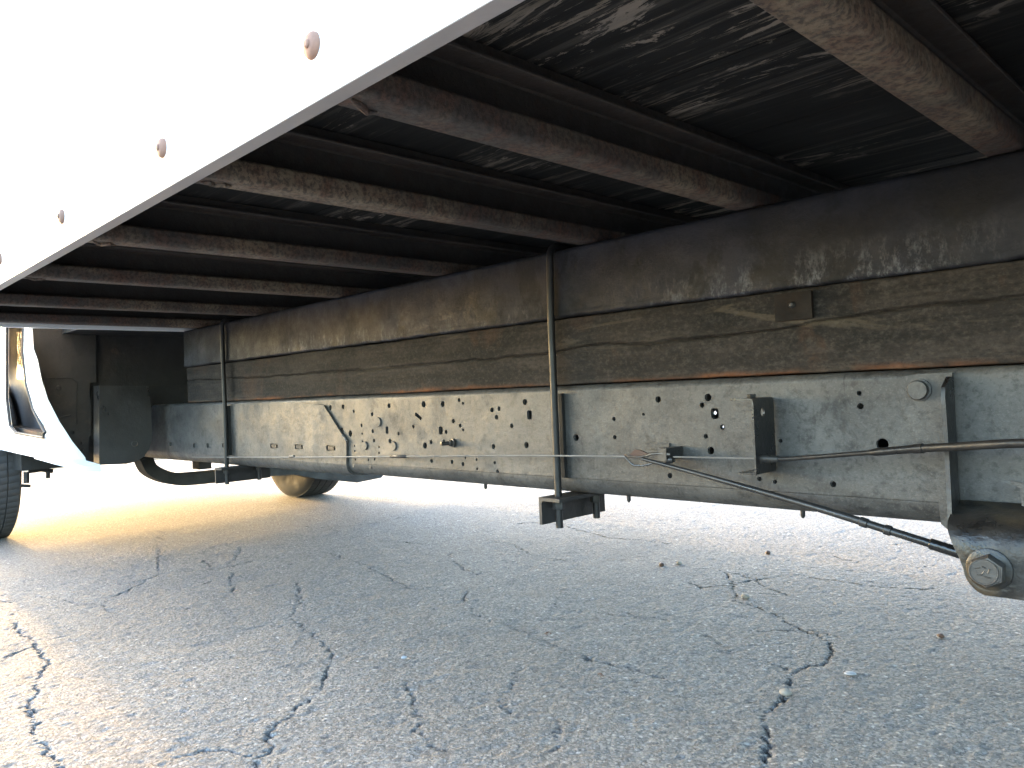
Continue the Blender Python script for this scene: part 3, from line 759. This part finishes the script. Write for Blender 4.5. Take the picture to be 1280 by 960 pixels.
bm = bmesh.new(); tube(bm, smooth_path([P3(808, 570, 1.146), P3(815, 567.5, 1.146), P3(826, 567, 1.148), P3(838, 568, 1.150)], 4), .0028, 10); part('loop', bm, 'hexs', eq)
bm = bmesh.new(); tube(bm, smooth_path([P3(781, 568.5, 1.146), P3(788, 571, 1.145), P3(800, 571.5, 1.145), P3(809, 569, 1.146)], 4), .0022, 8); part('loop', bm, 'hexs', eq)
bm = bmesh.new(); box(bm, *(sorted((P3(832, 560, 1.17).x, P3(842, 560, 1.17).x))), 1.146, 1.1995, P3(835, 574, 1.17).z, P3(835, 559, 1.17).z); part('guide_lug', bm, 'gloss', bevel=.003)
bm = bmesh.new(); p = P3(838, 575, 1.155); lathe(bm, [(0, -.008), (.006, -.008), (.0065, 0), (.005, .006), (0, .007)], p, (1, 0, .1), 12); part('guide_lug', bm, 'gloss')
bm = bmesh.new(); box(bm, *(sorted((P3(804, 556, 1.199).x, P3(838, 556, 1.199).x))), 1.1945, 1.1995, P3(835, 562, 1.199).z, P3(835, 554, 1.199).z); part('weld_patch', bm, 'rail', bevel=.002)

# ------------------------------------------------------------------ spring hanger and leaf spring
XH = -.3345
outl = []
for (x, y) in ((1121, 487), (1124, 477), (1133, 470), (1148, 467.5), (1186, 466.5)):
    c = onY(x, y, 1.192); outl.append((c[0], c[2]))
outl[-1] = (XH-.002, outl[-2][1])
outl += [(XH-.002, -.232)]
for (x, y) in ((1176, 655), (1172, 610), (1152, 570), (1140, 535), (1126, 505)):
    c = onY(x, y, 1.192); outl.append((c[0], c[2]))
bm = plate_holes('h', outl, [], 1.1925, .007, 'rail', None)
hanger_pl = part('spring_hanger', bm, 'rail', flat=True); hanger_pl['label'] = 'glossy black spring hanger bracket with a large hex bolt'
c = onY(1149, 487.5, 1.192); bm = bmesh.new()
lathe(bm, [(.0165, 0), (.0165, .003), (.014, .0035), (.014, .009), (.0128, .0108), (0, .0112)], (c[0], 1.1925, c[2]), (0, -1, 0), 24); part('bolt', bm, 'rail', hanger_pl)
# outward flange: slanting outer edge, slightly curved
bm = bmesh.new(); zs = np.linspace(-.004, -.215, 16); fr = []; bk = []
for i, z in enumerate(zs):
    t = i/15; yo = 1.150+.004*math.sin(t*pi)-.006*t; xo = XH-.0006+.004*t
    if t < .08: yo += .03*(1-t/.08)
    fr.append((xo, yo, z)); bk.append((XH, 1.1925, z))
th = .0055
for dx in (0,):
    A = [bm.verts.new(p) for p in fr]; Bv = [bm.verts.new(p) for p in bk]
    A2 = [bm.verts.new((p[0]-th, p[1], p[2])) for p in fr]; B2 = [bm.verts.new((p[0]-th, p[1], p[2])) for p in bk]
    for i in range(15):
        bm.faces.new((A[i], A[i+1], Bv[i+1], Bv[i])); bm.faces.new((A2[i], B2[i], B2[i+1], A2[i+1]))
        bm.faces.new((A[i], A2[i], A2[i+1], A[i+1])); bm.faces.new((Bv[i], Bv[i+1], B2[i+1], B2[i]))
    bm.faces.new((A[0], Bv[0], B2[0], A2[0])); bm.faces.new((A[-1], A2[-1], B2[-1], Bv[-1]))
part('flange', bm, 'gloss', hanger_pl)
# shelf rolling over into the lower cheek that carries the eye bolt
yc = 1.118; xc = -.2825; zc = -.2515; Rr = .042
def cheek_left(z):   # x of the left edge
    if z > -.20: return XH+.001
    if z > zc: return (XH+.001)+((xc-Rr+.012)-(XH+.001))*min(1, ((-.20-z)/(.0515)))**1.2
    d = min(1, (zc-z)/Rr*1.18); return xc-(Rr-.012)*math.sqrt(max(0, 1-d*d))
prof = [(1.192, -.176), (1.180, -.182), (1.160, -.186), (1.146, -.190), (1.134, -.1965), (1.125, -.206), (1.120, -.218), (yc, -.23), (yc, -.242), (yc, -.254), (yc, -.262), (yc, -.269), (yc, -.275), (yc, -.280), (yc, -.2835), (yc, -.286)]
bm = bmesh.new(); cols_ = 18; F_ = []; G_ = []
for (y, z) in prof:
    xl = cheek_left(z); xr = -.10
    row = []; row2 = []
    for i in range(cols_+1):
        t = (i/cols_)**1.6; x = xl+(xr-xl)*t
        zz = z if z > -.26 else max(z, -.2815-(.0045 if x > xc-.02 else 0))
        # embossed ring round the bolt
        d = math.hypot(x-xc, z-zc); dy = 0
        if y <= yc+.001: dy = .003*max(0, 1-abs(d-.030)/.008)
        row.append(bm.verts.new((x, y-dy, z))); row2.append(bm.verts.new((x, y+.006, z-.004 if z > -.2 else z)))
    F_.append(row); G_.append(row2)
for rws in (F_, G_):
    for a_, b_ in zip(rws, rws[1:]):
        for i in range(cols_): bm.faces.new((a_[i], a_[i+1], b_[i+1], b_[i]))
def zip_edge(bm, e1, e2):
    for i in range(len(e1)-1): bm.faces.new((e1[i], e1[i+1], e2[i+1], e2[i]))
zip_edge(bm, [r_[0] for r_ in F_], [r_[0] for r_ in G_]); zip_edge(bm, [r_[-1] for r_ in F_], [r_[-1] for r_ in G_])
zip_edge(bm, F_[0], G_[0]); zip_edge(bm, F_[-1], G_[-1])
part('cheek', bm, 'gloss2', hanger_pl, smooth=50)
# eye bolt with washer and forged marks
bm = bmesh.new(); o3 = (xc, yc-.0015, zc)
lathe(bm, [(.0265, 0), (.0265, .003), (.024, .0042), (0, .0042)], o3, (0, -1, 0), 28); part('washer', bm, 'gloss2', hanger_pl)
bm = bmesh.new(); lathe(bm, [(.0205, .0), (.0213, .002), (.0213, .0125), (.0185, .0165), (.0172, .0168), (.0165, .0160), (0, .0160)], (xc, yc-.0055, zc), (.12, -1, 0.02), 6)
for v in bm.verts: v.co = Matrix.Translation(Vector(o3)) @ Matrix.Rotation(.35, 4, 'Y') @ Matrix.Translation(-Vector(o3)) @ v.co
hb = part('hex_bolt', bm, 'hexs', hanger_pl)
bm = bmesh.new(); lathe(bm, [(0, 0), (.0160, 0), (.0168, .0012), (.0160, .0022), (.0150, .0022), (.0145, .0014), (0, .0014)], (xc-.0018, yc-.0215, zc), (.12, -1, .02), 28)
for i, (dx, dz, L, a) in enumerate(((-.006, .004, .006, .3), (.001, .006, .005, -.4), (.006, .002, .006, 1.2), (-.004, -.004, .007, .1), (.004, -.006, .006, -.2), (-.008, -.001, .004, 1.4), (.0, -.0005, .005, .9))):
    p = Vector((xc-.0018+dx, yc-.0232, zc+dz)); u = Vector((math.cos(a), 0, math.sin(a)))*L/2; tube(bm, [p-u, p+u], .0009, 6)
part('bolt_face', bm, 'hexs', hanger_pl)
# leaf spring running back from the eye
lv = []
for k in range(3):
    pts = []
    for i in range(22):
        t = i/21; x = -.255+.02*k*4*(1 if k else 0)+t*(1.35-.05*k); z = -.235-.10*math.sin(min(1, t)*pi*.95)*.55-.011*k
        pts.append((x, z))
    prof = [(x, z) for x, z in pts]+[(x, z-.009) for x, z in reversed(pts)]
    bm = bmesh.new(); prism(bm, prof, 'y', 1.135, 1.19); part('spring_leaf', bm, 'dark')
bm = bmesh.new(); a_ = P3(1263, 603.5, 1.165); b_ = P3(1300, 613, 1.165)
strip(bm, [(1262, 600.5, 0), (1300, 608, 0), (1300, 640, 0), (1277, 632, 0), (1275, 610, 0), (1264, 605, 0)], 1.165, .004); part('spring_clip', bm, 'rail', bevel=.0008)

# ------------------------------------------------------------------ cab, tank, front axle
cab = []
def cabpoly(pts, Y): return [(onY(x, y, Y)[0], onY(x, y, Y)[2]) for x, y in pts]
YC = .75
outer = cabpoly([(38, 405), (40, 436), (45, 450), (50, 475), (58, 500), (72, 527), (88, 552), (104, 572), (107, 585), (80, 580), (45, 572), (0, 562)], YC)
outer = outer+[(-4.02, -.165), (-4.04, .0), (-4.16, .16), (-4.40, .24), (-4.66, .16), (-4.8, .0), (-4.82, -.16), (-5.3, -.16), (-5.42, .1), (-5.35, .55), (-5.0, 1.1), (-4.6, 1.35), (-3.36, 1.35)]
hole = cabpoly([(9, 400), (30, 400), (29, 440), (33, 480), (42, 512), (57, 541), (54, 547), (20, 541), (13, 532), (9, 500)], YC)
hole = hole[::-1]
bm = plate_holes('cab', outer, [hole], YC, .006, 'white', None)
# curved rear corner: pull the rear edge inboard
for xc_ in np.arange(-3.36, -2.75, .05):
    bmesh.ops.bisect_plane(bm, geom=bm.verts[:]+bm.edges[:]+bm.faces[:], plane_co=(xc_, 0, 0), plane_no=(1, 0, 0))
for v in bm.verts:
    if v.co.x > -3.35:
        X_ = -3.35+.17*(1-math.exp(-(v.co.x+3.35)/.17)); kk = X_/v.co.x; v.co = v.co*kk
cabside = part('cab_side', bm, 'white', bevel=0.0); cabside['label'] = 'white cab side with a dark framed opening'
hx = [p[0] for p in hole]; hz = [p[1] for p in hole]
bm = bmesh.new(); box(bm, min(hx)-.05, -3.45, YC+.090, YC+.095, min(hz)-.02, max(hz)+.02); part('recess_back', bm, 'inner', cabside)
q = cabpoly([(18, 415), (27, 415), (28, 448), (30, 474), (18, 474)], YC+.07)
bm = plate_holes('p', q, [], YC+.08, .004, 'glass', None); part('recess_pane', bm, 'glass', cabside)
q = cabpoly([(14, 533), (56, 541), (54, 547), (18, 541)], YC+.03)
bm = plate_holes('p', q, [], YC+.024, .05, 'brown', None); part('recess_sill', bm, 'timber', cabside)
# dark rubber round the opening
bm = bmesh.new(); tube(bm, [(x, YC-.001, z) for x, z in hole]+[(hole[0][0], YC-.001, hole[0][1])], .0055, 8); part('opening_seal', bm, 'rubber', cabside)
# white rocker strip under the cab side
a = onY(47, 568, YC-.02); b = onY(109, 586, YC+.07)
bm = bmesh.new()
pa = [Vector(onY(45, 569, .745)), Vector(onY(70, 576, .775)), Vector(onY(92, 582, .825)), Vector(onY(108, 586.5, .862))]
ring = []
for p in pa:
    ring.append([bm.verts.new(p+Vector(d)) for d in ((0, -.006, .012), (0, -.006, -.012), (0, .05, -.016), (0, .05, .012))])
for A_, B_ in zip(ring, ring[1:]):
    for i in range(4): bm.faces.new((A_[i], A_[(i+1) % 4], B_[(i+1) % 4], B_[i]))
bm.faces.new(ring[0][::-1]); bm.faces.new(ring[-1]); part('rocker_strip', bm, 'white', cabside)
# cab bulk, far side, roof, front, floor
bm = bmesh.new(); box(bm, -5.25, -3.50, .86, 2.42, -.10, 1.33); part('cab_shell', bm, 'inner', bevel=.03)
bm = bmesh.new(); box(bm, -5.30, -3.36, 2.43, 2.45, -.16, 1.35); part('cab_side', bm, 'white')
bm = bmesh.new(); box(bm, -5.52, -5.40, .72, 2.48, -.36, -.02); part('front_bumper', bm, 'white', bevel=.02)
bm = bmesh.new(); box(bm, -5.31, -5.27, .776, 2.42, -.12, 1.2); part('cab_front_panel', bm, 'white')
bm = bmesh.new(); box(bm, -5.2, -3.47, .776, .85, -.13, -.10); part('cab_floor', bm, 'dark')
# rear wall of the cab, dark, with its pressings
XW = -3.40
def wallpoly(pts, X): return [(onX(x, y, X)[1], onX(x, y, X)[2]) for x, y in pts]
def xplate(poly, X, th, holes=()):
    bm = plate_holes('w', poly, list(holes), 0, th, 'dark', None)
    for v in bm.verts: v.co = Vector((X-v.co.y, v.co.x, v.co.z))
    return bm
bm = bmesh.new(); box(bm, -3.48, -3.435, .80, 2.42, -.12, .60); part('cab_rear_wall_or_filler', bm, 'dark')
bm = bmesh.new(); box(bm, -3.43, -3.10, .86, 2.42, .302, 1.33); part('cab_rear_wall_or_filler', bm, 'dark')  # unseen filler block, added to keep skylight out of the gap behind the cab
p = wallpoly([(36, 400), (120, 400), (120, 478), (112, 478), (112, 500), (114, 501), (114, 545), (111, 546), (111, 581), (104, 579), (88, 556), (72, 531), (58, 504), (50, 480), (44, 452), (39, 436)], XW)
hs = [ (lambda c, r: circ(c[1], c[2], r, 10))(onX(x, y, XW), r) for x, y, r in ((90.5, 540.5, .0085), (101.5, 554, .007), (105, 554, .007), (102.5, 563, .006), (73, 485, .004)) ]
bm = xplate(p, XW, .004, hs[:2]+hs[3:]); cp = part('cab_corner_panel', bm, 'dark')
bm = bmesh.new(); tube(bm, [(XW+.002, onX(x, y, XW)[1], onX(x, y, XW)[2]) for x, y in ((55, 474), (54, 480), (56, 498), (63, 517), (74, 522), (88, 519))], .0035, 8); part('bead', bm, 'dark', cp)
bm = bmesh.new(); tube(bm, [(XW+.002, onX(x, y, XW)[1], onX(x, y, XW)[2]) for x, y in ((56, 473), (90, 472), (96, 478), (95, 530))], .002, 8); part('bead', bm, 'dark', cp)
bm = bmesh.new(); lathe(bm, [(.010, 0), (.010, .002), (.007, .005), (0, .006)], (XW, onX(73, 485, XW)[1], onX(73, 485, XW)[2]), (1, 0, 0), 14); part('plug', bm, 'dark', cp)
# upper rear wall, flush behind
p = wallpoly([(30, 395), (250, 395), (250, 482), (108, 482), (60, 478)], XW-.025); bm = xplate(p, XW-.025, .004); part('cab_rear_wall_or_filler', bm, 'dark')
# rounded steel tank
p = wallpoly([(124, 482), (186, 482), (189, 510), (190, 548), (187, 560), (180, 571), (170, 577), (158, 580), (124, 581)], -3.235)
ty = [q_[0] for q_ in p]; tz = [q_[1] for q_ in p]
bm = bmesh.new(); n_ = len(p); A_ = [bm.verts.new((-3.235, a_, b_)) for a_, b_ in p]; B_ = [bm.verts.new((-3.305, a_, b_)) for a_, b_ in p]
cy, cz_ = sum(ty)/n_, sum(tz)/n_
for i in range(n_): bm.faces.new((A_[i], A_[(i+1) % n_], B_[(i+1) % n_], B_[i]))
bm.faces.new(A_[::-1]); bm.faces.new(B_)
tank = part('fuel_tank', bm, 'fueltank', bevel=.03, smooth=60)
c = onX(168.5, 554.5, -3.235); bm = bmesh.new(); tube(bm, [(-3.2345, c[1]+.011*math.cos(k*pi/6), c[2]+.011*math.sin(k*pi/6)) for k in range(13)], .0018, 6); part('drain_ring', bm, 'hexs', tank)
# front crossmember: drops from the rail and runs across
cm = [onX(178, 572, -3.75), onX(188, 588, -3.72), onX(215, 598, -3.72), onX(250, 597, -3.72), onX(330, 588, -3.72)]
cm = [Vector(p_) for p_ in cm]+[Vector((-3.72, 2.15, cm[-1][2])), Vector((-3.74, 2.3, -.2))]
sp_ = smooth_path(cm, 6); bm = bmesh.new(); rg = []
for i, p_ in enumerate(sp_):
    tt = (sp_[min(i+1, len(sp_)-1)]-sp_[max(i-1, 0)]).normalized(); nrm = Vector((1, 0, 0)); up_ = nrm.cross(tt).normalized()
    rg.append([bm.verts.new(p_+nrm*a_+up_*b_) for a_, b_ in ((.05, -.028), (.05, .028), (-.05, .028), (-.05, -.028))])
for A_, B_ in zip(rg, rg[1:]):
    for i in range(4): bm.faces.new((A_[i], A_[(i+1) % 4], B_[(i+1) % 4], B_[i]))
bm.faces.new(rg[0][::-1]); bm.faces.new(rg[-1]); part('front_crossmember', bm, 'dark', bevel=.006)
p_ = Vector(onX(252, 573, -3.72)); bm = bmesh.new(); box(bm, -3.76, -3.68, p_.y-.03, p_.y+.03, p_.z-.05, -.18); part('mount', bm, 'dark', bevel=.004)
bm = bmesh.new(); a_ = onY(230, 577, 1.3); box(bm, -3.72, -3.3, 1.29, 1.33, -.235, -.215); part('mount', bm, 'dark')
# pan hanging in front of the far tyre
g = [onX(x, y, -3.95) for x, y in ((355, 589), (372, 594), (392, 598), (444, 603), (474, 597), (480, 590))]
prof = [(q_[1], q_[2]) for q_ in g]+[(g[-1][1], -.30), (g[0][1], -.30)]
bm = bmesh.new(); prism(bm, prof, 'x', -4.02, -3.93); part('suspension_arm', bm, 'dark', bevel=.006)

# wheels: tyre with grooved ribs and fine sipes, steel rim
def tyre_mesh(R_=.375, w=.215):
    seg = 288; prof = []
    hw = w/2
    side = [(.205, -hw*.72), (.215, -hw*.86), (.27, -hw*1.0), (.32, -hw*1.02), (.350, -hw*.97), (.366, -hw*.86)]
    ribs = []; edges = [-.86, -.44, -.40, -.02, .02, .40, .44, .86]
    tr = []
    for i in range(0, 8, 2):
        a_, b_ = edges[i]*hw, edges[i+1]*hw
        tr += [(R_-.0, a_, 1), (R_, (a_+b_)/2, 1), (R_, b_, 1)]
        if i < 6: tr += [(R_-.009, b_+.0006, 0), (R_-.009, edges[i+2]*hw-.0006, 0)]
    prof = [(r, y, 0) for r, y in side]+tr[0:]+[(r, -y, 0) for r, y in reversed(side)]
    bm = bmesh.new(); rings = []
    for r, y, f in prof:
        ring = []
        for k in range(seg):
            ang = 2*pi*(k+(y/hw*1.5 if f else 0))/seg; rr = r-(.003 if f and k % 4 == 0 else 0)
            rr -= .004*(abs(y)/hw)**4 if f else 0
            ring.append(bm.verts.new((rr*math.cos(ang), y, rr*math.sin(ang))))
        rings.append(ring)
    for A_, B_ in zip(rings, rings[1:]):
        for k in range(seg): bm.faces.new((A_[k], A_[(k+1) % seg], B_[(k+1) % seg], B_[k]))
    return bm
def wheel(x, y, proto=None, lab=None):
    w = bpy.data.objects.new('wheel', None); COL.objects.link(w); w.parent = truck; w.location = Vector((x, y, GZ+.372))+OFF; w.empty_display_size = .1
    if proto is None:
        t_ = obj('tyre', tyre_mesh(), 'rubber', w, smooth=30)
        bm = bmesh.new(); lathe(bm, [(.207, -.085), (.20, -.085), (.185, -.05), (.185, .02), (.15, .03), (.09, .03), (.085, -.02), (0, -.02)], (0, 0, 0), (0, 1, 0), 40)
        lathe(bm, [(.185, .02), (.205, .085)], (0, 0, 0), (0, 1, 0), 40)
        r_ = obj('rim', bm, 'rim', w)
    else:
        for ch in proto.children: copy_of(ch, w)
    return w
w1 = wheel(-4.42, .742)
wheel(-4.42, 2.46, w1); 
for y in (.56, .80, 2.40, 2.64): wheel(1.05, y, w1)
# small fittings behind the near tyre
for pts, r_ in (([(33, 590), (33, 604)], .012), ([(26, 607), (38, 607.5)], .007), ([(59, 585), (60, 592), (60, 598)], .009), ([(36, 589), (52, 587), (66, 589)], .010)):
    bm = bmesh.new(); tube(bm, [onX(x, y, -3.95) for x, y in pts], r_, 8); part('sway_bar_link', bm, 'dark')
bm = bmesh.new(); a_ = onX(28, 586, -3.98); box(bm, -4.1, -3.9, a_[1]-.02, a_[1]+.36, -.255, -.12); part('suspension_arm', bm, 'dark', bevel=.01)
bm = bmesh.new(); box(bm, .99, 1.11, .62, 2.58, GZ+.31, GZ+.43); part('rear_axle', bm, 'dark', bevel=.03)
# remaining chassis mass ahead (engine, gearbox, sump)
bm = bmesh.new(); box(bm, -5.1, -3.9, 1.3, 1.9, -.20, .4); part('gearbox', bm, 'dark', bevel=.05)

# ------------------------------------------------------------------ loose bits on the asphalt
def pebble(px, py, size, mat, label, squash=.55, cat='pebble', name='pebble'):
    c = onZ(px, py, GZ); bm = bmesh.new(); bmesh.ops.create_icosphere(bm, subdivisions=3, radius=1)
    sd = random.random()*50
    for v in bm.verts:
        k = 1+.35*(fbm(np.array([v.co.x*1.0+sd]), np.array([v.co.y+v.co.z*.7+sd]), 1.3, 9)[0])+.12*fbm(np.array([v.co.y*2+sd]), np.array([v.co.z*2+sd]), 3, 19)[0]
        v.co = Vector((v.co.x*k*size, v.co.y*k*size*.75, v.co.z*k*size*squash))
    o = obj(name, bm, mat, None, smooth=60); o.location = (c[0], c[1], GZ+size*squash*.55); o.rotation_euler = (0, 0, random.random()*6)
    tag(o, label, cat); return o
pebble(932, 747, .013, 'pebble', 'pale rounded pebble beside the crack, left of the right-hand crack bend')
pebble(1063, 843, .012, 'pebble2', 'flat bluish white chip lying right of the widest crack', .3)
pebble(960, 692, .009, 'leaf', 'small dark brown crumb below the slanting cable', .7)
pebble(849, 705, .011, 'pebble', 'light grey stone on the asphalt below the frame rail', .6)
pebble(827, 707, .012, 'leaf', 'reddish brown crumb just left of the light grey stone', .6)
pebble(1176, 796, .008, 'leaf', 'tiny reddish crumb on the asphalt below the hex bolt', .6)
pebble(505, 823, .007, 'pebble2', 'tiny bright white chip on the bare asphalt left of centre', .5)
pebble(982, 868, .012, 'pebble', 'pale stone sitting inside the widest crack', .6)
pebble(670, 594, .02, 'pebble', 'distant grey stone by the clamp under the frame rail', .5)
def leafbit(px, py, s, label):
    c = onZ(px, py, GZ); bm = bmesh.new()
    for k in range(9):
        a = random.uniform(0, 6.3); d = random.uniform(0, s); w = random.uniform(.3, .6)*s*.5; ca, sa = math.cos(a), math.sin(a)
        th = random.uniform(0, 6.3); z = random.uniform(.001, .006)
        P_ = [Vector((d*ca, d*sa*.7, z))+Vector((math.cos(th+q_)*w*rr, math.sin(th+q_)*w*rr*.5, random.uniform(0, .004))) for q_, rr in ((0, 1), (1.3, .7), (2.4, .8), (3.3, 1), (4.6, .6))]
        up_ = [bm.verts.new(v) for v in P_]; dn_ = [bm.verts.new(v-Vector((0, 0, .0012))) for v in P_]
        bm.faces.new(up_); bm.faces.new(dn_[::-1])
        for i in range(5): bm.faces.new((up_[i], dn_[i], dn_[(i+1) % 5], up_[(i+1) % 5]))
    o = obj('dry_leaf', bm, 'leaf', None); o.location = (c[0], c[1], GZ+.002); tag(o, label, 'leaf')
leafbit(683, 795, .014, 'crumbled red brown leaf lying across a thin crack in mid asphalt')
leafbit(752, 848, .011, 'faint crumbled brown leaf below the thin crack')
